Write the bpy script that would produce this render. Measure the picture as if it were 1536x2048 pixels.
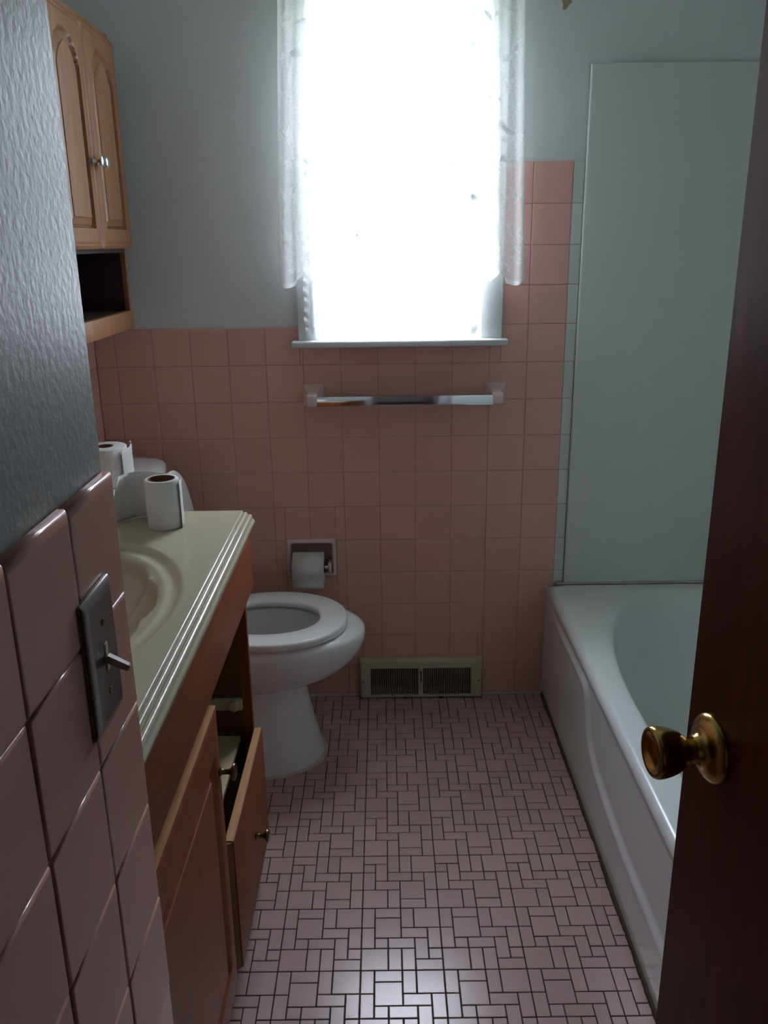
import bpy, bmesh, math, random
from mathutils import Matrix, Vector

for o in list(bpy.data.objects):
    bpy.data.objects.remove(o, do_unlink=True)
sc = bpy.context.scene
COL = sc.collection
random.seed(7)
PI = math.pi

# ------------------------------------------------------------------ camera
cam_d = bpy.data.cameras.new('camera')
cam_d.sensor_fit = 'HORIZONTAL'
cam_d.sensor_width = 36.0
cam_d.lens = 1700.0 / 1536.0 * 36.0
cam_d.clip_start = 0.02
cam = bpy.data.objects.new('camera', cam_d)
COL.objects.link(cam)
_r = Vector((0.99991328, -0.00214112, -0.01299453))
_u = Vector((0.01303381, 0.30228534, 0.95312837))
_f = Vector((-0.00188729, 0.95321508, -0.30228703))
cam.matrix_world = Matrix(((_r.x, _u.x, -_f.x, 0.0175), (_r.y, _u.y, -_f.y, -2.5137),
                           (_r.z, _u.z, -_f.z, 1.4342), (0, 0, 0, 1)))
sc.camera = cam

# ------------------------------------------------------------------ world: bright overcast sky
w = bpy.data.worlds.new('overcast_sky')
sc.world = w
w.use_nodes = True
bg = w.node_tree.nodes['Background']
bg.inputs['Color'].default_value = (0.93, 0.98, 1.16, 1)
bg.inputs['Strength'].default_value = 61.0
pl = bpy.data.lights.new('window_portal', 'AREA')     # sampling portal only, gives off no light
pl.shape = 'RECTANGLE'
pl.size, pl.size_y = 0.47, 0.94
pl.cycles.is_portal = True
po = bpy.data.objects.new('window_portal', pl)
po.location = (0.065, 0.125, 1.63)
po.rotation_euler = (-PI / 2, 0, 0)
COL.objects.link(po)

sc.view_settings.view_transform = 'Standard'
sc.view_settings.look = 'None'
sc.view_settings.gamma = 1.0
sc.view_settings.use_curve_mapping = False
sc.view_settings.exposure = 0.0
sc.cycles.use_denoising = True
sc.cycles.use_adaptive_sampling = True
sc.cycles.adaptive_threshold = 0.06
sc.cycles.max_bounces = 7
sc.cycles.diffuse_bounces = 4
sc.cycles.glossy_bounces = 3
sc.cycles.transparent_max_bounces = 10
sc.cycles.sample_clamp_indirect = 6.0
sc.cycles.caustics_reflective = False
sc.cycles.caustics_refractive = False

# ------------------------------------------------------------------ materials
def mat(name, col, rough=0.5, metal=0.0, vary=0.0, vscale=12.0, bump=0.0, bscale=120.0, obj_vary=0.0,
        spec=0.5, coat=0.0, dark=None, detail=3.0):
    m = bpy.data.materials.new(name)
    m.use_nodes = True
    nt = m.node_tree
    b = nt.nodes['Principled BSDF']
    b.inputs['Roughness'].default_value = rough
    b.inputs['Metallic'].default_value = metal
    b.inputs['Specular IOR Level'].default_value = spec
    if coat:
        b.inputs['Coat Weight'].default_value = coat
        b.inputs['Coat Roughness'].default_value = 0.08
    tc = nt.nodes.new('ShaderNodeTexCoord')
    src = None
    c4 = (*col, 1)
    if vary:
        n = nt.nodes.new('ShaderNodeTexNoise')
        n.inputs['Scale'].default_value = vscale
        n.inputs['Detail'].default_value = detail
        nt.links.new(tc.outputs['Object'], n.inputs['Vector'])
        mx = nt.nodes.new('ShaderNodeMix')
        mx.data_type = 'RGBA'
        d = dark or tuple(c * (1 - vary) for c in col)
        mx.inputs['A'].default_value = (*d, 1)
        mx.inputs['B'].default_value = (*[min(1, c * (1 + vary * 0.5)) for c in col], 1)
        nt.links.new(n.outputs['Fac'], mx.inputs['Factor'])
        src = mx.outputs['Result']
    if obj_vary:
        oi = nt.nodes.new('ShaderNodeObjectInfo')
        mr = nt.nodes.new('ShaderNodeMapRange')
        mr.inputs['To Min'].default_value = 1 - obj_vary
        mr.inputs['To Max'].default_value = 1 + obj_vary
        nt.links.new(oi.outputs['Random'], mr.inputs['Value'])
        hs = nt.nodes.new('ShaderNodeHueSaturation')
        hs.inputs['Color'].default_value = c4
        if src:
            nt.links.new(src, hs.inputs['Color'])
        nt.links.new(mr.outputs['Result'], hs.inputs['Value'])
        src = hs.outputs['Color']
    if src:
        nt.links.new(src, b.inputs['Base Color'])
    else:
        b.inputs['Base Color'].default_value = c4
    if bump:
        n2 = nt.nodes.new('ShaderNodeTexNoise')
        n2.inputs['Scale'].default_value = bscale
        n2.inputs['Detail'].default_value = 2.0
        nt.links.new(tc.outputs['Object'], n2.inputs['Vector'])
        bp = nt.nodes.new('ShaderNodeBump')
        bp.inputs['Strength'].default_value = bump
        bp.inputs['Distance'].default_value = 0.002
        nt.links.new(n2.outputs['Fac'], bp.inputs['Height'])
        nt.links.new(bp.outputs['Normal'], b.inputs['Normal'])
    return m

def wood(name, light, dark, rough, stretch, scale=9.0, coat=0.0, spec=0.5):
    m = bpy.data.materials.new(name)
    m.use_nodes = True
    nt = m.node_tree
    b = nt.nodes['Principled BSDF']
    b.inputs['Roughness'].default_value = rough
    b.inputs['Specular IOR Level'].default_value = spec
    if coat:
        b.inputs['Coat Weight'].default_value = coat
        b.inputs['Coat Roughness'].default_value = 0.15
    tc = nt.nodes.new('ShaderNodeTexCoord')
    mp = nt.nodes.new('ShaderNodeMapping')
    mp.inputs['Scale'].default_value = stretch
    nt.links.new(tc.outputs['Object'], mp.inputs['Vector'])
    n = nt.nodes.new('ShaderNodeTexNoise')
    n.inputs['Scale'].default_value = scale
    n.inputs['Detail'].default_value = 6.0
    n.inputs['Distortion'].default_value = 0.8
    nt.links.new(mp.outputs['Vector'], n.inputs['Vector'])
    cr = nt.nodes.new('ShaderNodeValToRGB')
    cr.color_ramp.elements[0].position = 0.3
    cr.color_ramp.elements[0].color = (*dark, 1)
    cr.color_ramp.elements[1].position = 0.68
    cr.color_ramp.elements[1].color = (*light, 1)
    nt.links.new(n.outputs['Fac'], cr.inputs['Fac'])
    nt.links.new(cr.outputs['Color'], b.inputs['Base Color'])
    bp = nt.nodes.new('ShaderNodeBump')
    bp.inputs['Strength'].default_value = 0.15
    bp.inputs['Distance'].default_value = 0.001
    nt.links.new(n.outputs['Fac'], bp.inputs['Height'])
    nt.links.new(bp.outputs['Normal'], b.inputs['Normal'])
    return m

def cloth(name, transp, transl, col=(0.94, 0.95, 0.95), weave=0.0, wscale=420.0):
    """thin sheer fabric: open weave lets light through, threads scatter it"""
    m = bpy.data.materials.new(name)
    m.use_nodes = True
    nt = m.node_tree
    for n in list(nt.nodes):
        nt.nodes.remove(n)
    out = nt.nodes.new('ShaderNodeOutputMaterial')
    df = nt.nodes.new('ShaderNodeBsdfDiffuse')
    tl = nt.nodes.new('ShaderNodeBsdfTranslucent')
    tp = nt.nodes.new('ShaderNodeBsdfTransparent')
    df.inputs['Color'].default_value = (*col, 1)
    tl.inputs['Color'].default_value = (*col, 1)
    m1 = nt.nodes.new('ShaderNodeMixShader')
    m1.inputs[0].default_value = transl
    nt.links.new(df.outputs[0], m1.inputs[1])
    nt.links.new(tl.outputs[0], m1.inputs[2])
    m2 = nt.nodes.new('ShaderNodeMixShader')
    m2.inputs[0].default_value = transp
    if weave:
        tc = nt.nodes.new('ShaderNodeTexCoord')
        vo = nt.nodes.new('ShaderNodeTexVoronoi')
        vo.inputs['Scale'].default_value = wscale
        nt.links.new(tc.outputs['Object'], vo.inputs['Vector'])
        mr = nt.nodes.new('ShaderNodeMapRange')
        mr.inputs['From Min'].default_value = 0.2
        mr.inputs['From Max'].default_value = 0.6
        mr.inputs['To Min'].default_value = min(1, transp + weave)
        mr.inputs['To Max'].default_value = max(0, transp - weave)
        nt.links.new(vo.outputs['Distance'], mr.inputs['Value'])
        nt.links.new(mr.outputs['Result'], m2.inputs[0])
    nt.links.new(m1.outputs[0], m2.inputs[1])
    nt.links.new(tp.outputs[0], m2.inputs[2])
    nt.links.new(m2.outputs[0], out.inputs[0])
    return m

def pane_glass(name):
    m = bpy.data.materials.new(name)
    m.use_nodes = True
    nt = m.node_tree
    for n in list(nt.nodes):
        nt.nodes.remove(n)
    out = nt.nodes.new('ShaderNodeOutputMaterial')
    tp = nt.nodes.new('ShaderNodeBsdfTransparent')
    tp.inputs['Color'].default_value = (0.95, 0.955, 0.955, 1)
    gl = nt.nodes.new('ShaderNodeBsdfGlossy')
    gl.inputs['Roughness'].default_value = 0.02
    mx = nt.nodes.new('ShaderNodeMixShader')
    mx.inputs[0].default_value = 0.05
    nt.links.new(tp.outputs[0], mx.inputs[1])
    nt.links.new(gl.outputs[0], mx.inputs[2])
    nt.links.new(mx.outputs[0], out.inputs[0])
    return m

M = {}
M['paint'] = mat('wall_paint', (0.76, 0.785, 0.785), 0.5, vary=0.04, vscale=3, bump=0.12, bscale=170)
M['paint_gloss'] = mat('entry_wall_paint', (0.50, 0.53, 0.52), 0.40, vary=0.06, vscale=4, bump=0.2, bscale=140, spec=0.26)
M['ceiling'] = mat('ceiling_paint', (0.85, 0.86, 0.85), 0.7, vary=0.03, vscale=4)
M['hall'] = mat('hall_paint', (0.62, 0.59, 0.53), 0.6, vary=0.05, vscale=3)
M['pink'] = mat('pink_glazed_tile', (0.77, 0.43, 0.375), 0.2, vary=0.06, vscale=9, obj_vary=0.03)
M['pinkcer'] = mat('pale_pink_ceramic', (0.84, 0.64, 0.60), 0.16, vary=0.05)
M['whitetile'] = mat('white_glazed_tile', (0.68, 0.735, 0.69), 0.3, vary=0.06, obj_vary=0.04)
M['grout'] = mat('wall_grout', (0.60, 0.42, 0.38), 0.8, vary=0.25, vscale=30)
M['floortile'] = mat('pink_mosaic_tile', (0.54, 0.38, 0.36), 0.22, vary=0.06, vscale=30, obj_vary=0.05)
M['floorgrout'] = mat('dark_floor_grout', (0.035, 0.026, 0.022), 0.9, vary=0.5, vscale=18)
M['hallfloor'] = wood('hall_floor_wood', (0.16, 0.08, 0.035), (0.08, 0.035, 0.015), 0.4, (1, 12, 1))
M['trim'] = mat('white_trim_paint', (0.74, 0.78, 0.77), 0.35, vary=0.06, vscale=8)
M['sash'] = mat('cream_sash_paint', (0.62, 0.62, 0.52), 0.4, vary=0.05)
M['glass'] = pane_glass('window_pane_glass')
M['enamel'] = mat('white_tub_enamel', (0.80, 0.83, 0.81), 0.24, vary=0.04, vscale=5)
M['panel'] = mat('surround_panel_gloss', (0.70, 0.77, 0.72), 0.33, vary=0.05, vscale=2.5)
M['porcelain'] = mat('white_porcelain', (0.88, 0.88, 0.88), 0.16, vary=0.02)
M['seat'] = mat('white_seat_plastic', (0.90, 0.90, 0.90), 0.22)
M['water'] = mat('bowl_water', (0.16, 0.18, 0.18), 0.06)
M['marble'] = mat('cream_cultured_marble', (0.51, 0.475, 0.36), 0.17, vary=0.07, vscale=6)
M['oak'] = wood('honey_oak', (0.36, 0.165, 0.07), (0.26, 0.11, 0.042), 0.42, (14, 14, 1.1), 5.0, coat=0.15)
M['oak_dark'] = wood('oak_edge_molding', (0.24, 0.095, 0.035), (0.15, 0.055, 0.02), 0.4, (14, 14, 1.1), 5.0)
M['oakv'] = wood('vanity_oak', (0.265, 0.072, 0.024), (0.19, 0.048, 0.016), 0.45, (14, 14, 1.1), 5.0, spec=0.25)
M['oakh'] = wood('vanity_oak_horizontal', (0.265, 0.072, 0.024), (0.19, 0.048, 0.016), 0.45, (14, 1.1, 14), 5.0, spec=0.25)
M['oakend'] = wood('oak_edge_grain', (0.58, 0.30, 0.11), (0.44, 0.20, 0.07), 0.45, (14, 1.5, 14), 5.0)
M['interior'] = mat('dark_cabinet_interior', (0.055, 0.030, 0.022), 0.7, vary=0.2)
M['darkply'] = wood('dark_plywood_side', (0.16, 0.065, 0.03), (0.10, 0.04, 0.02), 0.6, (14, 14, 1.1), 5.0)
M['melamine'] = mat('beige_melamine', (0.58, 0.47, 0.28), 0.5, vary=0.05)
M['mahogany'] = wood('dark_red_door_wood', (0.115, 0.024, 0.010), (0.072, 0.014, 0.006), 0.38, (10, 10, 0.8), 5.0, spec=0.2)
M['brass'] = mat('aged_brass', (0.46, 0.30, 0.085), 0.22, metal=1.0, vary=0.3, vscale=25)
M['brassdark'] = mat('dark_antique_brass', (0.16, 0.115, 0.06), 0.32, metal=1.0)
M['chrome'] = mat('chrome', (0.75, 0.76, 0.78), 0.10, metal=1.0)
M['steel'] = mat('brushed_steel_plate', (0.27, 0.245, 0.24), 0.28, metal=1.0, vary=0.15, vscale=30)
M['ivory'] = mat('ivory_plastic', (0.66, 0.58, 0.42), 0.35)
M['vent'] = mat('cream_vent_enamel', (0.62, 0.55, 0.42), 0.45, vary=0.15, vscale=14)
M['ventdark'] = mat('vent_louver_enamel', (0.46, 0.40, 0.31), 0.55, vary=0.2, vscale=20)
M['black'] = mat('dark_void', (0.008, 0.007, 0.006), 0.9)
M['paper'] = mat('white_tissue_paper', (0.80, 0.79, 0.76), 0.9, vary=0.03, vscale=40, bump=0.25, bscale=260, spec=0.1)
M['cardboard'] = mat('cardboard_core', (0.20, 0.115, 0.08), 0.9, spec=0.1)
M['caulk'] = mat('white_caulk', (0.62, 0.55, 0.52), 0.6, vary=0.25, vscale=40)
M['grime'] = mat('dirty_brown_caulk', (0.10, 0.070, 0.042), 0.85, vary=0.6, vscale=45)
M['lace'] = cloth('sheer_lace_net', 0.50, 0.26, weave=0.14, wscale=520)
M['motif'] = cloth('dense_lace_motif', 0.16, 0.24)
M['sheer'] = cloth('sheer_inner_curtain', 0.48, 0.20)
M['ruffle'] = cloth('ruffle_cloth', 0.12, 0.20)
M['added_ground'] = mat('added_ground_grass', (0.10, 0.15, 0.05), 0.9, vary=0.4, vscale=2)
M['stain'] = mat('tan_adhesive', (0.40, 0.36, 0.24), 0.8, vary=0.3, vscale=60)
M['duct'] = mat('duct_sheet_metal', (0.10, 0.09, 0.08), 0.6, metal=0.6)

# ------------------------------------------------------------------ helpers
def link(name, me, m=None, parent=None, smooth=False, loc=None, rot=None):
    o = bpy.data.objects.new(name, me)
    COL.objects.link(o)
    if m is not None and not me.materials:
        me.materials.append(M[m] if isinstance(m, str) else m)
    if smooth:
        me.polygons.foreach_set('use_smooth', [True] * len(me.polygons))
    if loc is not None:
        o.location = loc
    if rot is not None:
        o.rotation_euler = rot
    if parent is not None:
        put(o, parent)
    return o

def put(o, parent):
    o.parent = parent
    if parent.type == 'EMPTY':      # every mesh parent sits at the world origin
        o.matrix_parent_inverse = Matrix.Translation(-Vector(parent.location))

def mesh(verts, faces):
    me = bpy.data.meshes.new('mesh')
    me.from_pydata([tuple(v) for v in verts], [], faces)
    me.update()
    return me

def obj(name, verts, faces, m, parent=None, smooth=False):
    return link(name, mesh(verts, faces), m, parent, smooth)

def thing(name, loc, label, cat, group=None, kind=None):
    o = bpy.data.objects.new(name, None)
    o.empty_display_size = 0.05
    COL.objects.link(o)
    o.location = loc
    return tag(o, label, cat, group, kind)

def tag(o, label=None, cat=None, group=None, kind=None):
    if label:
        o['label'] = label
    if cat:
        o['category'] = cat
    if group:
        o['group'] = group
    if kind:
        o['kind'] = kind
    return o

class MB:
    """collects shapes into one mesh"""
    def __init__(s):
        s.v, s.f = [], []

    def box(s, x0, x1, y0, y1, z0, z1):
        b = len(s.v)
        s.v += [(x0, y0, z0), (x1, y0, z0), (x1, y1, z0), (x0, y1, z0), (x0, y0, z1), (x1, y0, z1), (x1, y1, z1), (x0, y1, z1)]
        s.f += [tuple(b + i for i in q) for q in ((0, 3, 2, 1), (4, 5, 6, 7), (0, 1, 5, 4), (1, 2, 6, 5), (2, 3, 7, 6), (3, 0, 4, 7))]
        return s

    def rings(s, rings, closed=True, cap0=True, cap1=True):
        n = len(rings[0])
        b = len(s.v)
        for r in rings:
            s.v += [tuple(p) for p in r]
        for i in range(len(rings) - 1):
            for j in range(n if closed else n - 1):
                k = (j + 1) % n
                s.f.append((b + i * n + j, b + i * n + k, b + (i + 1) * n + k, b + (i + 1) * n + j))
        if cap0:
            s.f.append(tuple(b + j for j in reversed(range(n))))
        if cap1:
            s.f.append(tuple(b + (len(rings) - 1) * n + j for j in range(n)))
        return s

    def lathe(s, prof, origin, axis, seg=32, cap0=True, cap1=True):
        """prof: list of (radius, distance along axis)"""
        ax = Vector(axis).normalized()
        t = Vector((0, 0, 1)) if abs(ax.z) < 0.9 else Vector((1, 0, 0))
        e1 = ax.cross(t).normalized()
        e2 = ax.cross(e1)
        o = Vector(origin)
        R = []
        for r, d in prof:
            R.append([o + ax * d + (e1 * math.cos(2 * PI * j / seg) + e2 * math.sin(2 * PI * j / seg)) * max(r, 1e-5) for j in range(seg)])
        return s.rings(R, True, cap0, cap1)

    def build(s, name, m, parent=None, smooth=False):
        return obj(name, s.v, s.f, m, parent, smooth)

def fixnormals(o):
    bm = bmesh.new()
    bm.from_mesh(o.data)
    bmesh.ops.recalc_face_normals(bm, faces=bm.faces)
    bm.to_mesh(o.data)
    bm.free()
    return o

def autosmooth(o, deg=40):
    """smooth shading with creases: mark sharp edges above an angle"""
    bm = bmesh.new()
    bm.from_mesh(o.data)
    bmesh.ops.recalc_face_normals(bm, faces=bm.faces)
    for f in bm.faces:
        f.smooth = True
    for e in bm.edges:
        if len(e.link_faces) == 2:
            e.smooth = e.calc_face_angle(0) < math.radians(deg)
        else:
            e.smooth = False
    bm.to_mesh(o.data)
    bm.free()
    return o

def bbox(name, x0, x1, y0, y1, z0, z1, m, parent=None, bev=0.002, seg=2):
    """a board with softened edges"""
    bm = bmesh.new()
    mb = MB().box(x0, x1, y0, y1, z0, z1)
    vs = [bm.verts.new(v) for v in mb.v]
    for f in mb.f:
        bm.faces.new([vs[i] for i in f])
    if bev:
        bmesh.ops.bevel(bm, geom=list(bm.edges), offset=bev, segments=seg, profile=0.6, affect='EDGES')
    bmesh.ops.recalc_face_normals(bm, faces=bm.faces)
    me = bpy.data.meshes.new('mesh')
    bm.to_mesh(me)
    bm.free()
    o = link(name, me, m, parent)
    if bev:
        autosmooth(o, 50)
    return o

def prism(name, outline, axis, a0, a1, m, parent=None, smooth_deg=None):
    """outline: list of 2-D points, extruded along axis ('x','y','z') from a0 to a1"""
    def p3(p, a):
        return {'x': (a, p[0], p[1]), 'y': (p[0], a, p[1]), 'z': (p[0], p[1], a)}[axis]
    o = MB().rings([[p3(p, a0) for p in outline], [p3(p, a1) for p in outline]]).build(name, m, parent)
    fixnormals(o)
    if smooth_deg:
        autosmooth(o, smooth_deg)
    return o

def wall_mesh(axis, c0, c1, a0, a1, b0, b1, holes=()):
    """slab of a wall with rectangular holes; axis is its normal, (a,b) the in-plane ranges"""
    A = sorted({a0, a1, *[h[0] for h in holes], *[h[1] for h in holes]})
    B = sorted({b0, b1, *[h[2] for h in holes], *[h[3] for h in holes]})
    mb = MB()
    for i in range(len(A) - 1):
        for j in range(len(B) - 1):
            ca, cb = (A[i] + A[i + 1]) / 2, (B[j] + B[j + 1]) / 2
            if any(h[0] < ca < h[1] and h[2] < cb < h[3] for h in holes):
                continue
            if axis == 'y':
                mb.box(A[i], A[i + 1], c0, c1, B[j], B[j + 1])
            else:
                mb.box(c0, c1, A[i], A[i + 1], B[j], B[j + 1])
    return mb

def subtract(rects, h):
    out = []
    for (x0, x1, z0, z1) in rects:
        if h[1] <= x0 or h[0] >= x1 or h[3] <= z0 or h[2] >= z1:
            out.append((x0, x1, z0, z1))
            continue
        if h[0] > x0: out.append((x0, h[0], z0, z1))
        if h[1] < x1: out.append((h[1], x1, z0, z1))
        xa, xb = max(x0, h[0]), min(x1, h[1])
        if h[2] > z0: out.append((xa, xb, z0, h[2]))
        if h[3] < z1: out.append((xa, xb, h[3], z1))
    return [r for r in out if r[1] - r[0] > 0.006 and r[3] - r[2] > 0.006]

_tiles = {}
def tile_mesh(wd, ht, t, bev, m, cap=0.0, rich=False):
    """cushion-edged tile lying in local XY, face up at z=0, body below"""
    key = (round(wd, 4), round(ht, 4), t, bev, m, cap, rich)
    if key in _tiles:
        return _tiles[key]
    prof = [(0, -t), (0, -bev), (bev * 0.3, -bev * 0.3), (bev, 0)]
    if rich:
        prof = [(0, -t), (0, -bev)] + [(bev * (1 - math.cos(a)), -bev * (1 - math.sin(a))) for a in (0.4, 0.8, 1.2)] + [(bev, 0)]
    R = []
    for ins, z in prof:
        k = cap / bev if cap else 1.0
        zz = z
        top = ht / 2 - ins * k
        R.append([(-wd / 2 + ins, -ht / 2 + ins, zz), (wd / 2 - ins, -ht / 2 + ins, zz), (wd / 2 - ins, top, zz), (-wd / 2 + ins, top, zz)])
    mb = MB().rings(R, True, False, True)
    me = mesh(mb.v, mb.f)
    me.materials.append(M[m])
    if rich:
        me.polygons.foreach_set('use_smooth', [True] * len(me.polygons))
        me.polygons[len(me.polygons) - 1].use_smooth = False
    _tiles[key] = me
    return me

# ================================================================== STRUCTURE
T = 0.1095          # wall tile module
ZT = 1.2035         # top of the low wainscot
# ---- back wall
HOLES = [(-0.17, 0.30, 1.155, 2.10), (-0.284, -0.151, 0.437, 0.540), (-0.045, 0.295, 0.008, 0.118)]
wb = wall_mesh('y', 0.0065, 0.13, -0.95, 1.42, -0.02, 2.46, HOLES).build('wall_back', 'paint')
tag(wb, 'pale grey painted wall with pink tile wainscot around the window', 'wall', kind='structure')
gm = wall_mesh('y', 0.0016, 0.0065, -0.826, 0.578, 0.0, ZT - 0.003, [(-0.228, 0.36, 1.14, ZT - 0.003), HOLES[1], HOLES[2]])
gm2 = wall_mesh('y', 0.0016, 0.0065, 0.345, 0.578, ZT - 0.003, ZT + 4 * T - 0.003)
gm.v, gm.f = gm.v + gm2.v, gm.f + [tuple(i + len(gm.v) for i in f) for f in gm2.f]
gm.build('grout_bed', 'grout', wb)
GAP = 0.0012
def wall_tile(parent, x0, x1, z0, z1, m='pink', cap=False):
    me = tile_mesh(x1 - x0 - GAP, z1 - z0 - GAP, 0.007, 0.0016, m, cap=0.006 if cap else 0.0)
    o = link('tile', me, None, parent, loc=((x0 + x1) / 2, random.uniform(-0.0003, 0.0003), (z0 + z1) / 2),
             rot=(PI / 2 + random.uniform(-.003, .003), random.uniform(-.0015, .0015), random.uniform(-.004, .004)))
    return o
BLOCK = [(-0.228, 0.36, 1.145, 2.5), (-0.296, -0.139, 0.428, 0.552), (-0.06, 0.31, -1, 0.125)]
for c in range(-3, 11):
    for j in range(-4, 11):
        x0, x1 = (c - 5) * T, (c - 4) * T
        z1 = ZT - j * T
        z0 = max(z1 - T, 0.0)
        m = 'pink'
        if j < 0 and c < 8:
            continue
        if c == 10:
            x1, m = 0.5795, 'whitetile'
            z0 = max(z0, 0.392)
        x0 = max(x0, -0.826)
        if z1 - z0 < 0.01 or x1 - x0 < 0.01:
            continue
        rects = [(x0, x1, z0, z1)]
        for h in BLOCK:
            rects = subtract(rects, h)
        for r in rects:
            cap = (j == 0 and c < 3) or (j == -4)
            wall_tile(wb, *r, m=m, cap=cap and r[3] > z1 - 0.001)
# chipped adhesive spot high on the wall
sp = []
for k in range(9):
    a = 2 * PI * k / 9
    r = 0.012 * (1 + 0.35 * math.sin(3 * a + 1))
    sp.append((0.507 + r * math.cos(a), 2.026 + 1.3 * r * math.sin(a)))
so = prism('adhesive_spot', sp, 'y', 0.0052, 0.0066, 'stain', wb)
# white caulk where the wall meets the floor
cv = []
n = 60
for i in range(n + 1):
    x = -0.40 + (0.53 + 0.40) * i / n
    h = 0.005 + 0.0018 * math.sin(i * 1.7) + 0.001 * math.sin(i * 4.1)
    cv.append([(x, 0.0015, h), (x, -0.0025, h * 0.8), (x, -h * 1.1, 0.0006), (x, 0.0015, -0.001)])
cb = MB().rings(cv, True).build('caulk_line', 'caulk', wb)
fixnormals(cb)

# ---- left wall
wl = MB().box(-0.95, -0.8325, -1.84, 0.0065, -0.02, 2.46).build('wall_left', 'paint')
tag(wl, 'pale painted side wall with pink tiles behind the toilet', 'wall', kind='structure')
MB().box(-0.8325, -0.8276, -1.835, 0.0016, 0.0, ZT - 0.003).build('grout_bed', 'grout', wl)
for i in range(17):
    for j in range(0, 11):
        if i >= 7 and j > 2:
            continue
        y1 = -i * T
        y0 = max(y1 - T, -1.835)
        z1 = ZT - j * T
        z0 = max(z1 - T, 0)
        if y1 - y0 < 0.01:
            continue
        me = tile_mesh(y1 - y0 - GAP, z1 - z0 - GAP, 0.007, 0.0016, 'pink', cap=0.006 if j == 0 else 0.0)
        link('tile', me, None, wl, loc=(-0.826 + random.uniform(-.0003, .0003), (y0 + y1) / 2, (z0 + z1) / 2),
             rot=(PI / 2 + random.uniform(-.003, .003), random.uniform(-.0015, .0015), PI / 2 + random.uniform(-.003, .003)))

# ---- entry partition with the light switch
PX = -0.2124
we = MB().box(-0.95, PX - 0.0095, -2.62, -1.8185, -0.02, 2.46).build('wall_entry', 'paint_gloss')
tag(we, 'near grey painted wall end with pink tile wainscot and light switch', 'wall', kind='structure')
ZP = 1.2542
MB().box(PX - 0.0095, PX - 0.0022, -2.46, -1.822, 0.0, ZP - 0.006).build('grout_bed', 'grout', we)
ycol = [-1.8195, -1.9265, -2.036, -2.1455, -2.255, -2.3645, -2.46]
for i in range(len(ycol) - 1):
    for k in range(0, 12):
        y1, y0 = ycol[i], ycol[i + 1]
        z1 = ZP - k * T
        z0 = max(z1 - T, 0)
        if z1 - z0 < 0.01:
            continue
        me = tile_mesh(y1 - y0 - 0.0018, z1 - z0 - 0.0014, 0.008, 0.003, 'pink', cap=0.009 if k == 0 else 0.0, rich=True)
        link('tile', me, None, we, loc=(PX + random.uniform(-.0004, .0004), (y0 + y1) / 2, (z0 + z1) / 2),
             rot=(PI / 2 + random.uniform(-.005, .005), random.uniform(-.002, .002), PI / 2 + random.uniform(-.006, .006)))

# ---- other walls, ceiling, hall behind the camera
wr = MB().box(1.285, 1.42, -1.56, 0.0065, -0.02, 2.46).build('wall_right', 'paint')
tag(wr, 'pale painted wall along the far side of the bathtub', 'wall', kind='structure')
wt = MB().box(0.535, 1.42, -1.84, -1.545, -0.02, 2.46)
wt.box(0.47, 0.60, -2.62, -1.84, -0.02, 2.46)
wt = wt.build('wall_tub_end', 'paint')
tag(wt, 'pale painted wall at the foot of the bathtub behind the door', 'wall', kind='structure')
wh = MB().box(-0.95, -0.222, -2.62, -2.60, 0, 2.46)
wh.box(-0.33, 0.60, -2.62, -2.46, 2.06, 2.46)
wh.box(-1.0, -0.95, -4.2, -2.55, -0.02, 2.46).box(1.15, 1.2, -4.2, -2.55, -0.02, 2.46).box(-1.0, 1.2, -4.25, -4.2, -0.02, 2.46)
wh.box(0.60, 1.2, -2.62, -2.56, -0.02, 2.46)
wh = wh.build('wall_hall', 'hall')
tag(wh, 'beige hallway walls behind the doorway', 'wall', kind='structure')
ce = MB().box(-1.0, 1.42, -4.25, 0.13, 2.44, 2.54).build('ceiling', 'ceiling')
tag(ce, 'white painted ceiling', 'ceiling', kind='structure')
fh = MB().box(-1.0, 1.2, -4.25, -2.46, -0.12, -0.002).build('floor_hall', 'hallfloor')
tag(fh, 'brown wooden hallway floor', 'floor', kind='structure')
lw = MB().box(-14, 14, 0.14, 26, -0.75, -0.65).build('added_ground', 'added_ground')  # unseen ground plane, added to block bright sky light from below
tag(lw, 'unseen grassy ground added outside to darken light from below', 'added_ground', kind='structure')

# ---- mosaic floor
fl = MB().box(-0.95, 1.42, -2.46, 0.13, -0.12, -0.0016).build('floor', 'floorgrout')
tag(fl, 'pink mosaic tile floor in squares and rectangles with dark grout', 'floor', kind='structure')
PAT1 = [(0, 0, 2, 1), (0, 1, 1, 1), (1, 1, 1, 2), (2, 0, 1, 2), (3, 0, 1, 2), (4, 0, 2, 2), (0, 2, 1, 2), (2, 2, 2, 1),
        (4, 2, 1, 1), (5, 2, 1, 2), (1, 3, 2, 1), (3, 3, 2, 2), (0, 4, 2, 2), (2, 4, 1, 2), (3, 5, 2, 1), (5, 4, 1, 2)]
PAT2 = [(0, 0, 1, 2), (1, 0, 2, 1), (1, 1, 2, 2), (3, 0, 1, 2), (4, 0, 2, 2), (0, 2, 1, 2), (3, 2, 2, 1), (5, 2, 1, 2),
        (1, 3, 1, 1), (2, 3, 2, 1), (4, 3, 1, 2), (0, 4, 2, 2), (2, 4, 1, 2), (3, 4, 1, 2), (5, 4, 1, 1), (4, 5, 2, 1)]
BK, XA, YA = 0.1719, -0.0464, -0.4376
U = BK / 6
pieces = []
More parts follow.
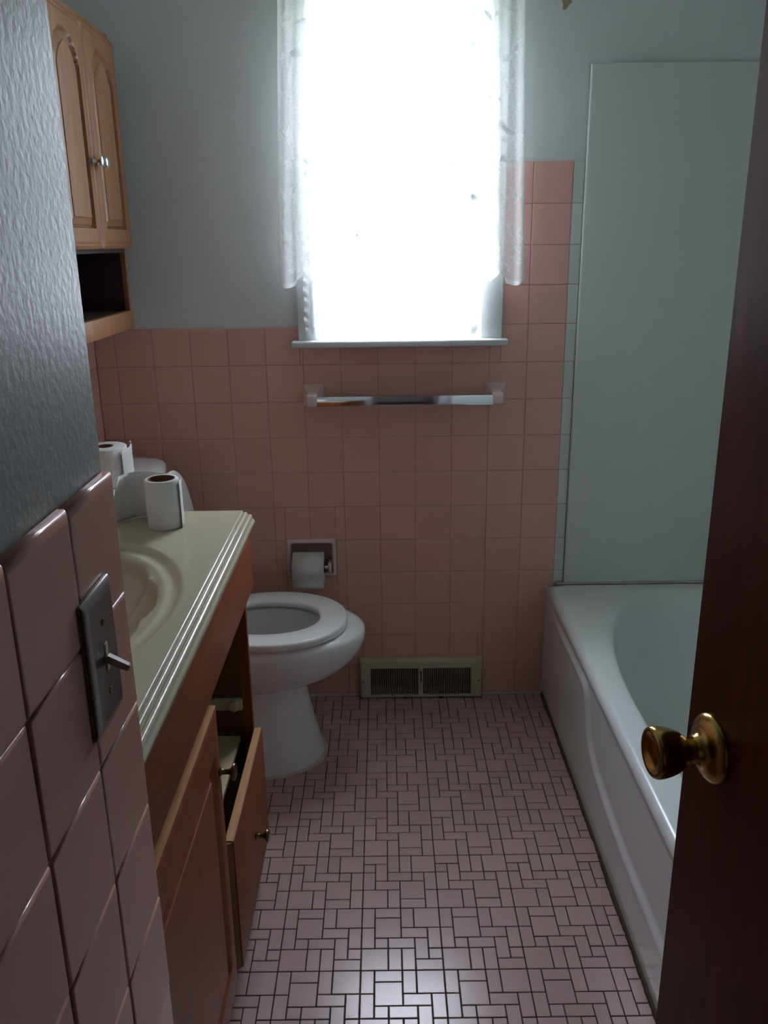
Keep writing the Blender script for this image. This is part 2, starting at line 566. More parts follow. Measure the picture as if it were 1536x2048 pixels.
for bi in range(-6, 5):
    for bk in range(-4, 13):
        for (cx, cy, cw, ch) in (PAT1 if bk < 3 else PAT2):
            x0 = XA + bi * BK + cx * U
            x1 = x0 + cw * U
            y1 = YA - bk * BK - cy * U
            y0 = y1 - ch * U
            x0, x1 = max(x0, -0.826), min(x1, 0.545)
            y0, y1 = max(y0, -2.46), min(y1, 0.0)
            if x1 - x0 < 0.007 or y1 - y0 < 0.007:
                continue
            if x1 < -0.222 and y1 < -1.82:
                continue
            pieces.append((x0, x1, y0, y1))
def seen(p):
    x, y = (p[0] + p[1]) / 2, (p[2] + p[3]) / 2
    return y > -1.27 and (x > -0.27 or (x > -0.34 and y > -0.8)) and not (x < -0.19 and -0.45 < y < -0.2)
order = sorted([p for p in pieces if seen(p)], key=lambda p: -((p[1] - p[0]) * (p[3] - p[2])) / ((2.52 + (p[2] + p[3]) / 2) ** 2 + 2.06) ** 1.5)
single = set(order[:300])
rest = MB()
FG = 0.0021
for p in pieces:
    x0, x1, y0, y1 = p
    wd, ht = x1 - x0 - FG, y1 - y0 - FG
    dz = random.uniform(-0.00035, 0.00025)
    if p in single:
        me = tile_mesh(wd, ht, 0.004, 0.0013, 'floortile')
        link('floor_tile', me, None, fl, loc=((x0 + x1) / 2, (y0 + y1) / 2, dz),
             rot=(random.uniform(-.003, .003), random.uniform(-.003, .003), random.uniform(-.005, .005)))
    else:
        cx, cy = (x0 + x1) / 2, (y0 + y1) / 2
        tx, ty = random.uniform(-.003, .003), random.uniform(-.003, .003)
        R = []
        for ins, z in ((0, -0.004), (0, -0.0013), (0.0013, 0)):
            R.append([(cx + sx * (wd / 2 - ins), cy + sy * (ht / 2 - ins), dz + z + tx * sx * wd / 2 + ty * sy * ht / 2)
                      for sx, sy in ((-1, -1), (1, -1), (1, 1), (-1, 1))])
        rest.rings(R, True, False, True)
tag(rest.build('mosaic_tiles', 'floortile', fl), kind='stuff')

# ---- window
wn = thing('window_1', (0.065, 0.02, 1.155), 'white framed sash window with bright daylight behind lace curtains', 'window', kind='structure')
bbox('casing', -0.228, -0.168, -0.019, 0.0065, 1.166, 2.16, 'trim', wn, 0.003)
bbox('casing', 0.299, 0.360, -0.019, 0.0065, 1.166, 2.16, 'trim', wn, 0.003)
bbox('casing', -0.228, 0.360, -0.021, 0.0065, 2.098, 2.165, 'trim', wn, 0.003)
bbox('sill', -0.2475, 0.3765, -0.052, 0.05, 1.148, 1.1665, 'trim', wn, 0.006, 3)
jm = MB().box(-0.17, -0.160, 0.0, 0.13, 1.16, 2.1).box(0.29, 0.30, 0.0, 0.13, 1.16, 2.1).box(-0.17, 0.30, 0.0, 0.13, 2.09, 2.1).box(-0.17, 0.30, 0.045, 0.15, 1.140, 1.166)
jm.build('jamb', 'sash', wn)
for s, (a, b) in ((0, (-0.160, -0.152)), (1, (0.282, 0.290))):
    bbox('stop_bead', a, b, 0.012, 0.045, 1.166, 2.09, 'sash', wn, 0.002)
for nm, y0, z0, z1, br in (('sash', 0.046, 1.166, 1.64, 0.068), ('sash', 0.084, 1.60, 2.09, 0.035)):
    s = wall_mesh('y', y0, y0 + 0.034, -0.160, 0.290, z0, z1, [(-0.135, 0.265, z0 + br, z1 - 0.035)]).build(nm, 'sash', wn)
    MB().box(-0.137, 0.267, y0 + 0.015, y0 + 0.018, z0 + br - 0.003, z1 - 0.032).build('pane', 'glass', s)

# ---- entry door, swung open
DA = math.radians(6.0)
dn = Vector((-math.cos(DA), -math.sin(DA), 0))           # face normal
dd = Vector((math.sin(DA), -math.cos(DA), 0))            # from latch edge towards hinge
L0 = Vector((0.329, -1.735, 0.012))
dr = thing('door_1', (L0.x, L0.y, 0.012), 'dark reddish brown wooden door swung open with round brass knob', 'door', kind='structure')
def dpt(a, n, z):
    return tuple(L0 + dd * a + dn * n + Vector((0, 0, z)))
DW, DH = 0.712, 2.03
mb = MB()
prof = []
for a, n in ((0.0, -0.003), (0.003, 0), (DW - 0.003, 0), (DW, -0.003), (DW, -0.035), (0.0, -0.035)):
    prof.append((a, n))
mb.rings([[dpt(a, n, 0) for a, n in prof], [dpt(a, n, DH) for a, n in prof]])
fixnormals(mb.build('slab', 'mahogany', dr))
kz = 0.957
ko = Vector(dpt(0.055, 0.0, kz - 0.012))
rosette = [(0.0, -0.001), (0.0345, -0.001), (0.0348, 0.002), (0.0335, 0.005), (0.029, 0.0085), (0.022, 0.011), (0.0165, 0.013), (0.0145, 0.0165), (0.0135, 0.020), (0.0, 0.020)]
r_ = MB().lathe(rosette, ko, dn, 48).build('rosette', 'brass', dr)
autosmooth(r_, 60)
knob = [(0.0, 0.018), (0.0105, 0.018), (0.0105, 0.027), (0.0145, 0.030), (0.0190, 0.036), (0.0220, 0.043), (0.0242, 0.051), (0.0254, 0.058),
        (0.0255, 0.063), (0.0245, 0.0665), (0.0225, 0.068), (0.0195, 0.0672), (0.016, 0.064), (0.010, 0.0615), (0.0, 0.061)]
knob = [(r, 0.018 + (d - 0.018) * 0.9) for r, d in knob]
k_ = MB().lathe(knob, ko, dn, 48).build('knob', 'brass', dr)
autosmooth(k_, 60)
for hz in (0.25, 1.0, 1.78):
    MB().lathe([(0.006, 0), (0.006, 0.09)], dpt(DW + 0.004, 0.002, hz), (0, 0, 1), 12).build('hinge', 'brassdark', dr)
bbox('trim_1', 0.42, 0.474, -2.60, -2.46, 0, 2.06, 'mahogany', None, 0.003)
tag(bpy.data.objects['trim_1'], 'dark wooden door jamb at the doorway', 'door jamb', kind='structure')

# ---- tub surround
su = thing('tub_surround', (0.9, 0.0, 0.396), 'pale glossy wall panels lining the bathtub alcove', 'wall panels')
def rounded_panel(name, x0, x1, y0, y1, z0, z1):
    return bbox(name, x0, x1, y0, y1, z0, z1, 'panel', su, 0.005, 3)
rounded_panel('back_panel', 0.5785, 1.268, -0.0135, -0.0008, 0.397, 1.880)
rounded_panel('side_panel', 1.268, 1.2845, -1.53, -0.002, 0.397, 1.880)
rounded_panel('end_panel', 0.585, 1.268, -1.5445, -1.527, 0.397, 1.880)

cl = []
for j in range(40):
    x = 0.556 + 0.71 * j / 39
    wv = 0.0045 + 0.0008 * math.sin(j * 1.7)
    cl.append([(x, -0.001, 0.3935), (x, -0.0135 - wv, 0.3936), (x, -0.0135 - wv * 0.5, 0.3965), (x, -0.001, 0.4005)])
fixnormals(MB().rings(cl, True).build('caulk_bead', 'caulk', su, True))

# ================================================================== BATHTUB
tb = thing('bathtub', (0.9, -0.76, 0), 'white enamelled bathtub with embossed front beside the mosaic floor', 'bathtub')
TX0, TX1, TY0, TY1, TZ = 0.527, 1.266, -1.524, -0.006, 0.394
# rim and basin as one height field following the oval
RC = 0.022
cx, cy, ax_, ay_ = 0.912, -0.765, 0.312, 0.700
NA = 96
def oval(s, th, n=2.3):
    c, d = math.cos(th), math.sin(th)
    return (cx + s * ax_ * math.copysign(abs(c) ** (2 / n), c), cy + s * ay_ * math.copysign(abs(d) ** (2 / n), d))
def rectpt(th, ins=0.0):
    x, y = oval(1.0, th)
    ux, uy = x - cx, y - cy
    hx = (TX1 - ins - cx) if ux > 0 else (cx - TX0 - ins)
    hy = (TY1 - ins - cy) if uy > 0 else (cy - TY0 - ins)
    k = min(hx / abs(ux) if abs(ux) > 1e-9 else 1e9, hy / abs(uy) if abs(uy) > 1e-9 else 1e9)
    return (cx + ux * k, cy + uy * k)
ths = [2 * PI * i / NA for i in range(NA)]
# add the exact corners
for qx, qy in ((TX1, TY1), (TX0, TY1), (TX0, TY0), (TX1, TY0)):
    best = min(range(NA), key=lambda i: (rectpt(ths[i])[0] - qx) ** 2 + (rectpt(ths[i])[1] - qy) ** 2)
    lo, hi = ths[best] - 2 * PI / NA, ths[best] + 2 * PI / NA
    for _ in range(40):
        m1, m2 = lo + (hi - lo) / 3, hi - (hi - lo) / 3
        f = lambda t: (rectpt(t)[0] - qx) ** 2 + (rectpt(t)[1] - qy) ** 2
        if f(m1) < f(m2): hi = m2
        else: lo = m1
    ths[best] = (lo + hi) / 2
R = []
for k in range(7):
    a = k / 6 * PI / 2
    R.append([(*rectpt(t, RC * (1 - math.cos(a))), TZ - RC + RC * math.sin(a)) for t in ths])
for wgt, dz in ((0.35, 0.0), (0.7, -0.0005), (0.9, -0.002)):
    R.append([(*[(1 - wgt) * p + wgt * q for p, q in zip(rectpt(t, RC), oval(1.0, t))], TZ + dz) for t in ths])
for s, z in ((1.0, TZ - 0.005), (0.985, TZ - 0.012), (0.968, TZ - 0.028), (0.955, TZ - 0.06), (0.93, TZ - 0.15), (0.90, TZ - 0.24), (0.86, TZ - 0.29), (0.78, TZ - 0.322), (0.6, TZ - 0.335), (0.2, TZ - 0.338)):
    R.append([(*oval(s, t), z) for t in ths])
bo = MB().rings(R, True, False, True).build('basin', 'enamel', tb, True)
autosmooth(bo, 60)
# embossed apron: a height field over (y, z)
ridge = [(-1.6, .155), (-1.148, .155), (-.987, .152), (-.812, .163), (-.70, .180), (-.64, .203), (-.606, .235), (-.590, .273), (-.570, .315), (-.545, .332), (-.50, .338), (-.2, .338), (0.1, .338)]
def segd(p, a, b):
    ax, ay = b[0] - a[0], b[1] - a[1]
    t = max(0, min(1, ((p[0] - a[0]) * ax + (p[1] - a[1]) * ay) / (ax * ax + ay * ay)))
    return math.hypot(p[0] - a[0] - ax * t, p[1] - a[1] - ay * t)
def ridge_z(y):
    for i in range(len(ridge) - 1):
        if ridge[i][0] <= y <= ridge[i + 1][0]:
            k = (y - ridge[i][0]) / (ridge[i + 1][0] - ridge[i][0])
            return ridge[i][1] + k * (ridge[i + 1][1] - ridge[i][1])
    return 0.155
def sm(t):
    t = max(0, min(1, t))
    return t * t * (3 - 2 * t)
NY, NZ = 150, 60
V, F = [], []
for i in range(NY + 1):
    y = TY1 + (TY0 - TY1) * i / NY
    for j in range(NZ + 1):
        z = (TZ - RC) * j / NZ
        d = min(segd((y, z), ridge[k], ridge[k + 1]) for k in range(len(ridge) - 1))
        s = d if z > ridge_z(y) else -d
        rec = 0.008 * sm((s + 0.011) / 0.022) * sm((-0.06 - y) / 0.3)
        rec *= 1 - sm((z - (TZ - RC - 0.03)) / 0.03)
        ridge_b = 0.0014 * math.exp(-((s + 0.012) / 0.009) ** 2) * sm((-0.06 - y) / 0.3)
        low = 0.004 * sm((0.05 - z) / 0.05)
        V.append((TX0 + rec - ridge_b + low, y, z))
for i in range(NY):
    for j in range(NZ):
        a = i * (NZ + 1) + j
        F.append((a, a + NZ + 1, a + NZ + 2, a + 1))
ap = obj('apron', V, F, 'enamel', tb, True)
fixnormals(ap)
# bright caulk along the tub's corner with the wall
cl = []
for j in range(22):
    z = 0.385 * j / 21
    wv = 0.0045 + 0.001 * math.sin(j * 1.3)
    cl.append([(TX0 - wv, 0.001, z), (TX0 - wv * 0.7, -0.0035, z), (TX0 + 0.003, -0.008, z), (TX0 + 0.004, 0.001, z)])
fixnormals(MB().rings(cl, True).build('corner_caulk', 'caulk', tb, True))
# grimy seam along the floor
cl = []
for j in range(150):
    y = -0.006 + (TY0 + 0.006) * j / 149
    wv = 0.0042 + 0.0012 * math.sin(j * 0.23) + 0.0009 * math.sin(j * 0.071 + 1) + random.uniform(-.0010, .0012)
    wv = max(0.0015, wv)
    cl.append([(TX0 + 0.006, y, 0.0065), (TX0 + 0.001, y, 0.0055), (TX0 - wv, y, 0.0008), (TX0 + 0.006, y, -0.001)])
fixnormals(MB().rings(cl, True).build('floor_seam', 'grime', tb, True))

# ================================================================== VANITY
VY0, VY1 = -1.816, -0.790
FXX = -0.292            # face-frame plane
vc = thing('vanity_cabinet', (-0.55, -1.30, 0), 'oak vanity cabinet with one arched door and an open drawer bay', 'cabinet')
bbox('side_panel', -0.80, FXX - 0.019, VY1 - 0.016, VY1, 0.0, 0.846, 'oakv', vc, 0.001)
bbox('side_panel', -0.80, FXX - 0.019, VY0, VY0 + 0.016, 0.0, 0.846, 'oakv', vc, 0.001)
MB().box(-0.812, -0.80, VY0, VY1, 0.0, 0.846).build('back_panel', 'darkply', vc)
MB().box(-0.80, FXX - 0.019, VY0 + 0.016, VY1 - 0.016, 0.085, 0.10).build('bottom_panel', 'melamine', vc)
MB().box(-0.80, FXX - 0.02, -1.235, -1.219, 0.10, 0.70).build('divider', 'darkply', vc)
MB().box(-0.80, FXX - 0.02, VY1 - 0.019, VY1 - 0.0162, 0.10, 0.846).build('inner_liner', 'darkply', vc)
ff = wall_mesh('x', FXX - 0.019, FXX, VY0, VY1, 0.085, 0.846, [(VY0 + 0.03, -1.245, 0.115, 0.675), (-1.207, VY1 - 0.016, 0.105, 0.705)])
ff.build('face_frame', 'oakv', vc)
MB().box(FXX - 0.075, FXX - 0.060, VY0 + 0.016, VY1 - 0.016, 0.0, 0.085).build('toe_kick', 'oakv', vc)
bbox('false_front', FXX, FXX + 0.019, VY0, VY1 + 0.002, 0.722, 0.842, 'oakh', vc, 0.003)

def door_with_panel(name, parent, X, y0, y1, z0, z1, m, arch, rail, thick=0.019, panel_m=None, sign=1):
    """arched raised-panel cabinet door facing +x; height field for the frame, separate raised panel"""
    wd, ht = y1 - y0, z1 - z0
    yi0, yi1, zi0, zs = y0 + rail, y1 - rail, z0 + rail * 1.15, z1 - rail * 1.1 - arch
    yc = (yi0 + yi1) / 2
    hw = (yi1 - yi0) / 2
    def top(y):
        t = (y - yc) / hw
        t = max(-1, min(1, t))
        s = abs(t)
        return zs + arch * math.sqrt(max(0.0, 1 - s * s))
    def sd(y, z):       # >0 inside the opening
        return min(y - yi0, yi1 - y, z - zi0, (top(y) - z) * 0.75)
    NU, NV = 44, 130
    V, F = [], []
    for i in range(NU + 1):
        y = y0 + wd * i / NU
        for j in range(NV + 1):
            z = z0 + ht * j / NV
            s = sd(y, z)
            h = -0.011 * sm((s + 0.001) / 0.005)
            e = min(y - y0, y1 - y, z - z0, z1 - z)
            h -= 0.004 * (1 - sm(e / 0.007)) + 0.0022 * math.exp(-((e - 0.0115) / 0.002) ** 2)
            V.append((X + h, y, z))
    for i in range(NU):
        for j in range(NV):
            a = i * (NV + 1) + j
            F.append((a, a + NV + 1, a + NV + 2, a + 1))
    # edges of the slab
    b = len(V)
    ring = [i * (NV + 1) for i in range(NU + 1)] + [NU * (NV + 1) + j for j in range(1, NV + 1)] + \
           [i * (NV + 1) + NV for i in range(NU - 1, -1, -1)] + [j for j in range(NV - 1, 0, -1)]
    for k in ring:
        V.append((X - thick, V[k][1], V[k][2]))
    for q in range(len(ring)):
        q2 = (q + 1) % len(ring)
        F.append((ring[q], ring[q2], b + q2, b + q))
    F.append(tuple(b + q for q in range(len(ring))))
    o = obj(name, V, F, m, parent, True)
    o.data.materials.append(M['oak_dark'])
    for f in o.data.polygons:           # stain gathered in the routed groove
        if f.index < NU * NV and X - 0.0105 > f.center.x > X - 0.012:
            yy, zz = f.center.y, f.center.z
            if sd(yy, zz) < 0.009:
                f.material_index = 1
    autosmooth(o, 45)
    # raised centre panel
    g = 0.007
    outl = []
    K = 28
    for k in range(K + 1):
        y = yi0 + g + (yi1 - yi0 - 2 * g) * k / K
        outl.append((y, top(y) - g * 1.3))
    outl += [(yi1 - g, zi0 + g), (yi0 + g, zi0 + g)]
    cyy, czz = yc, (zi0 + zs) / 2
    R = []
    def inset(pts, d):
        res = []
        for (y, z) in pts:
            res.append((y + d * (1 if y < cyy else -1) * min(1, abs(y - cyy) / (hw * 0.4)), z + (d if z < czz else -d)))
        return res
    for d, h in ((0, -0.011), (0, -0.0075), (0.015, -0.0020), (0.0165, 0.0)):
        R.append([(X + h, y, z) for y, z in inset(outl, d)])
    p = MB().rings(R, True, False, True).build('raised_panel', panel_m or m, o)
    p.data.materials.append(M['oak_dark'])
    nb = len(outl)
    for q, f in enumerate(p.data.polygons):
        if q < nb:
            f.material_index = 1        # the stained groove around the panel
    autosmooth(p, 25)
    return o

vd = door_with_panel('door', vc, FXX + 0.0195, -1.800, -1.236, 0.105, 0.688, 'oakv', 0.0, 0.062)
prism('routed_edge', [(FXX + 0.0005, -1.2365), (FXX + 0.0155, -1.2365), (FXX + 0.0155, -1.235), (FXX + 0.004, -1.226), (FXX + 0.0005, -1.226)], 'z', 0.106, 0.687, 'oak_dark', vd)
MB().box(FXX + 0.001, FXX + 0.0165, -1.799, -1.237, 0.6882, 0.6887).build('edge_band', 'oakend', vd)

def cab_knob(parent, x, y, z, m, s=1.0):
    pf = [(0.0, 0.0), (0.0075, 0.0), (0.008, 0.002), (0.0055, 0.004), (0.0045, 0.008), (0.0045, 0.016), (0.007, 0.020), (0.0125, 0.0225), (0.015, 0.0245), (0.0145, 0.027), (0.010, 0.029), (0.0, 0.030)]
    o = MB().lathe([(r * s, d * s) for r, d in pf], (x, y, z), (1, 0, 0), 24).build('knob', m, parent)
    autosmooth(o, 50)
    return o
cab_knob(vd, FXX + 0.0195, -1.262, 0.575, 'brassdark')

# bottom drawer, slightly pulled out
dx = 0.003
dw = bbox('drawer', FXX + dx, FXX + dx + 0.019, -1.203, VY1 - 0.024, 0.092, 0.384, 'oakv', vc, 0.003)
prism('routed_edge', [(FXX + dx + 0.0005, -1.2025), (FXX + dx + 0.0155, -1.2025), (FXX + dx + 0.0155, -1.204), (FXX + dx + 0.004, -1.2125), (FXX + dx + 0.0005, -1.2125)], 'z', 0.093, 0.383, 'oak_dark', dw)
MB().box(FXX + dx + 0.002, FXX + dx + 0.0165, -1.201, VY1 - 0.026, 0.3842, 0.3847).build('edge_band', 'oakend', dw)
MB().box(-0.70, FXX + dx - 0.001, -1.195, VY1 - 0.035, 0.125, 0.132).build('drawer_bottom', 'melamine', dw)
for ya in (-1.200, VY1 - 0.046):
    MB().box(-0.70, FXX + dx - 0.001, ya, ya + 0.012, 0.120, 0.27).build('drawer_side', 'melamine', dw)
MB().box(-0.712, -0.70, -1.200, VY1 - 0.034, 0.120, 0.27).build('drawer_back', 'melamine', dw)
cab_knob(dw, FXX + dx + 0.019, -0.985, 0.225, 'brassdark')
MB().box(-0.80, FXX - 0.030, -1.2185, VY1 - 0.0195, 0.350, 0.360).build('shelf', 'melamine', vc)
# empty runner of the missing drawer on the far side
rn = MB().box(-0.78, FXX - 0.02, VY1 - 0.030, VY1 - 0.0195, 0.432, 0.458).build('drawer_runner', 'ivory', vc)
ro = MB().lathe([(0.0, 0), (0.012, 0), (0.012, 0.008), (0.004, 0.009), (0.004, 0.010), (0, 0.010)], (FXX - 0.036, VY1 - 0.030, 0.445), (0, -1, 0), 20).build('roller', 'ivory', rn)

# ---- vanity top with moulded shell sink
vt = thing('sink_counter', (-0.55, -1.30, 0.846), 'cream moulded vanity top with oval shell sink and beaded front edge', 'countertop')
CZ = 0.885
SX, SY, SA, SB = -0.553, -1.275, 0.228, 0.325
CX0, CX1, CY0, CY1 = -0.826, -0.2965, -1.8165, -0.757
def topz(x, y):
    u, v = (x - SX) / SA, (y - SY) / SB
    r = math.hypot(u, v)
    th = math.atan2(v, u)
    z = CZ
    if r < 1.06:
        # rolled groove ring
        z -= 0.009 * sm((1.03 - r) / 0.05)
        z += 0.004 * math.exp(-((r - 0.90) / 0.035) ** 2)
        rb = 0.80 + 0.055 * abs(math.sin(th * 4.5 + 0.4)) ** 0.6
        t = (rb - r) / rb
        if t > 0:
            flute = 0.005 * math.cos(th * 10.0) * min(1, t * 5) * max(0, 1 - t * 1.3)
            z -= 0.016 * sm(t / 0.035) + 0.105 * (1 - (1 - min(1, t * 1.02)) ** 2.2) + flute
    return z
NX, NYY = 120, 230
V, F = [], []
for i in range(NX + 1):
    x = CX0 + (CX1 - CX0) * i / NX
    for j in range(NYY + 1):
        y = CY0 + (CY1 - CY0) * j / NYY
        V.append((x, y, topz(x, y)))
for i in range(NX):
    for j in range(NYY):
        a = i * (NYY + 1) + j
        F.append((a, a + NYY + 1, a + NYY + 2, a + 1))
vt_o = obj('deck', V, F, 'marble', vt, True)
fixnormals(vt_o)
# front edge with three beads
def arc(cx_, cz_, r, a0, a1, n=7):
    return [(cx_ + r * math.cos(math.radians(a0 + (a1 - a0) * k / n)), cz_ + r * math.sin(math.radians(a0 + (a1 - a0) * k / n))) for k in range(n + 1)]
edge = [(-0.2965, 0.885)] + arc(-0.2935, 0.8825, 0.0025, 90, 10, 4) + [(-0.2905, 0.8805)] + arc(-0.2865, 0.8775, 0.0042, 150, 20, 7) + [(-0.2815, 0.8755)] + \
       arc(-0.2775, 0.8705, 0.0055, 140, 15, 7) + [(-0.2718, 0.8675)] + arc(-0.2735, 0.8600, 0.0065, 60, -80, 9) + [(-0.276, 0.8462), (-0.300, 0.8462), (-0.300, 0.878)]
fe = prism('front_edge', edge, 'y', CY0, CY1, 'marble', vt, 35)
for ea, eb in ((CY0, CY0 + 0.003), (CY1 - 0.012, CY1 - 0.0002)):
    MB().box(CX0, -0.296, ea, eb, 0.8462, 0.8845).build('end_edge', 'marble', vt)

# ================================================================== TOILET
TCY = -0.318
to = thing('toilet', (-0.40, TCY, 0), 'white toilet with seat down and lid raised beside the vanity', 'toilet')
def egg(xf, xb, b, z, n=56, cxp=None, p=2.15, yc=TCY):
    c0 = cxp if cxp is not None else xb + (xf - xb) * 0.46
    pts = []
    for k in range(n):
        a = 2 * PI * k / n
        c, s = math.cos(a), math.sin(a)
        cc = math.copysign(abs(c) ** (2 / p), c)
        ss = math.copysign(abs(s) ** (2 / p), s)
        pts.append((c0 + (xf - c0 if c > 0 else c0 - xb) * cc, yc + b * ss, z))
    return pts
lev = [(-.172, -.58, .152, 0.0), (-.173, -.58, .151, .012), (-.181, -.58, .143, .04), (-.196, -.58, .126, .10), (-.210, -.58, .113, .17), (-.219, -.58, .106, .220),
       (-.217, -.585, .106, .242), (-.196, -.59, .122, .254), (-.155, -.595, .140, .266), (-.108, -.60, .158, .288), (-.074, -.60, .170, .320), (-.053, -.60, .179, .352),
       (-.044, -.60, .183, .378), (-.046, -.60, .182, .396), (-.056, -.60, .175, .406), (-.075, -.59, .160, .409),
       (-.140, -.48, .122, .409), (-.152, -.47, .114, .403), (-.150, -.47, .116, .385), (-.155, -.465, .112, .34), (-.185, -.46, .092, .29), (-.23, -.44, .062, .25), (-.27, -.38, .03, .235)]
R = [egg(xf, xb, b, z) for xf, xb, b, z in lev]
bw = MB().rings(R, True, True, True).build('bowl', 'porcelain', to, True)
autosmooth(bw, 50)
MB().rings([egg(-.19, -.455, .094, .292), egg(-.19, -.455, .0935, .293)]).build('water', 'water', to, True)
# seat ring
so_, si_ = (-.094, -.505, .184), (-.172, -.452, .110)
def ringp(f, z):
    return egg(*[a + (b - a) * f for a, b in zip(so_, si_)], z)
R = [ringp(f, z) for f, z in ((0.05, .4115), (0.0, .414), (0.0, .427), (0.03, .4315), (0.09, .4335), (0.5, .4345), (0.9, .4335), (0.97, .4315), (1.0, .427), (0.99, .414), (0.93, .4115))]
R.append(R[0])
st = MB().rings(R, True, False, False).build('seat', 'seat', to, True)
autosmooth(st, 60)
# raised lid leaning on the tank
R = []
LH = Vector((-0.522, TCY, 0.440))
lean = math.radians(4.5)
up = Vector((-math.sin(lean), 0, math.cos(lean)))
nr = Vector((math.cos(lean), 0, math.sin(lean)))
def lidring(s, off):
    pts = []
    for k in range(56):
        a = 2 * PI * k / 56
        c, d = math.cos(a), math.sin(a)
        v = 0.185 + (0.232 if d > 0 else 0.185) * s * math.copysign(abs(d) ** (2 / 2.2), d)
        pts.append(LH + up * v + nr * off + Vector((0, 0.186 * s * math.copysign(abs(c) ** (2 / 2.2), c), 0)))
    return pts
R = [lidring(.2, 0.002), lidring(.9, 0.001), lidring(.985, -0.001), lidring(1.0, -.006), lidring(.99, -.013), lidring(.95, -.0165), lidring(.2, -.019)]
ld = MB().rings(R).build('lid', 'seat', to, True)
autosmooth(ld, 50)
for s in (-1, 1):
    MB().lathe([(0.0, 0), (0.011, 0), (0.011, 0.045), (0, 0.045)], (-0.527, TCY + s * 0.075 - 0.022, 0.432), (0, 1, 0), 16).build('hinge', 'seat', to)
# tank
def rrect(x0, x1, y0, y1, r, z, bow=0.0, n=7):
    pts = []
    for (qx, qy, a0) in ((x1 - r, y1 - r, 0), (x0 + r, y1 - r, 90), (x0 + r, y0 + r, 180), (x1 - r, y0 + r, 270)):
        for k in range(n + 1):
            a = math.radians(a0 + 90 * k / n)
            pts.append([qx + r * math.cos(a), qy + r * math.sin(a), z])
        if a0 == 270:
            for k in range(1, 8):       # along the bowed front
                pts.append([x1, y0 + r + (y1 - y0 - 2 * r) * k / 8, z])
    ym, hl = (y0 + y1) / 2, (y1 - y0) / 2
    for p in pts:
        if p[0] > x1 - r - 1e-6:
            p[0] += bow * (1 - ((p[1] - ym) / hl) ** 2)
    return [tuple(p) for p in pts]
TK = [(0.03, .40), (0.012, .415), (0.004, .46), (0.0, .60), (-0.004, .812)]
R = [rrect(-.818, -.630 - s, -.518 + s, -.122 - s, .045, z, .022) for s, z in TK]
tk = MB().rings(R).build('tank', 'porcelain', to, True)
autosmooth(tk, 50)
R = [rrect(-.822, -.622 + s, -.532 - s, -.106 + s, .05, z, .03) for s, z in ((-.006, .811), (0, .815), (.002, .825), (.001, .838), (-.004, .846), (-.012, .850), (-.03, .8515))]
tl = MB().rings(R).build('tank_lid', 'porcelain', to, True)
autosmooth(tl, 50)
hd = MB().lathe([(0, 0), (0.012, 0), (0.012, 0.008), (0.006, 0.012), (0, 0.012)], (-.622, -.475, .775), (1, 0, 0), 16).build('flush_handle', 'chrome', to)
MB().lathe([(.006, 0), (.005, .05)], (-.606, -.475, .775), (0, 0.95, -.3), 10).build('lever', 'chrome', hd)
for s in (-1, 1):
    autosmooth(MB().lathe([(0.016, 0), (0.016, 0.008), (0.012, 0.016), (0, 0.019)], (-.36, TCY + s * .165, 0.0), (0, 0, 1), 16).build('bolt_cap', 'seat', to), 50)
# ragged caulk bead around the foot
R = []
base = egg(-.172, -.58, .152, 0)
n = len(base)
cc = (-.36, TCY)
bead = []
for lvl, (k, z) in enumerate(((1.0, .007), (1.028, .004), (1.045, .0004))):
    rr = []
    for i, p in enumerate(base):
        kk = k + (0.012 * math.sin(i * 2.3) + random.uniform(-.008, .008) if lvl == 2 else 0)
        rr.append((cc[0] + (p[0] - cc[0]) * kk, cc[1] + (p[1] - cc[1]) * kk, z))
    bead.append(rr)
MB().rings(bead, True, False, False).build('foot_caulk', 'caulk', to, True)

# ================================================================== PAPER ROLLS
def roll(parent, org, axis, ro_, ri_, ht, core=True):
    pf = [(ri_, 0.0), (ro_ - .002, 0.0), (ro_, 0.002), (ro_, ht - .002), (ro_ - .002, ht), (ri_, ht), (ri_, 0.0)]
    a = MB().lathe(pf, org, axis, 48, False, False).build('paper', 'paper', parent)
    autosmooth(a, 50)
    c = MB().lathe([(ri_, -.0004), (ri_, ht + .0004), (ri_ - .0015, ht + .0004), (ri_ - .0015, -.0004), (ri_, -.0004)], org, axis, 32, False, False).build('core', 'cardboard', parent)
    autosmooth(c, 50)
    return a
def sheet(name, parent, path, z0, z1, thick=0.0006, jag=None):
    """paper strip standing along a plan path"""
    V, F = [], []
    NZ_ = 8
    for i, (x, y) in enumerate(path):
        for j in range(NZ_ + 1):
            dj = jag(i, j) if jag else 0
            V.append((x + dj, y, z0 + (z1 - z0) * j / NZ_))
    for i in range(len(path) - 1):
        for j in range(NZ_):
            a = i * (NZ_ + 1) + j
            F.append((a, a + NZ_ + 1, a + NZ_ + 2, a + 1))
    o = obj(name, V, F, 'paper', parent, True)
    md = o.modifiers.new('thickness', 'SOLIDIFY')
    md.thickness = thick
    return o
def smooth_path(pts, n=40):
    out = []
    m = len(pts)
    for k in range(n + 1):
        t = k / n * (m - 1)
        i = min(int(t), m - 2)
        f = t - i
        p0, p1, p2, p3 = pts[max(i - 1, 0)], pts[i], pts[i + 1], pts[min(i + 2, m - 1)]
        out.append(tuple(0.5 * ((2 * p1[d]) + (-p0[d] + p2[d]) * f + (2 * p0[d] - 5 * p1[d] + 4 * p2[d] - p3[d]) * f * f + (-p0[d] + 3 * p1[d] - 3 * p2[d] + p3[d]) * f ** 3) for d in (0, 1)))
    return out
pr = thing('paper_roll', (-.434, -.858, .885), 'nearly used up white paper roll standing on the cream vanity top', 'paper roll')
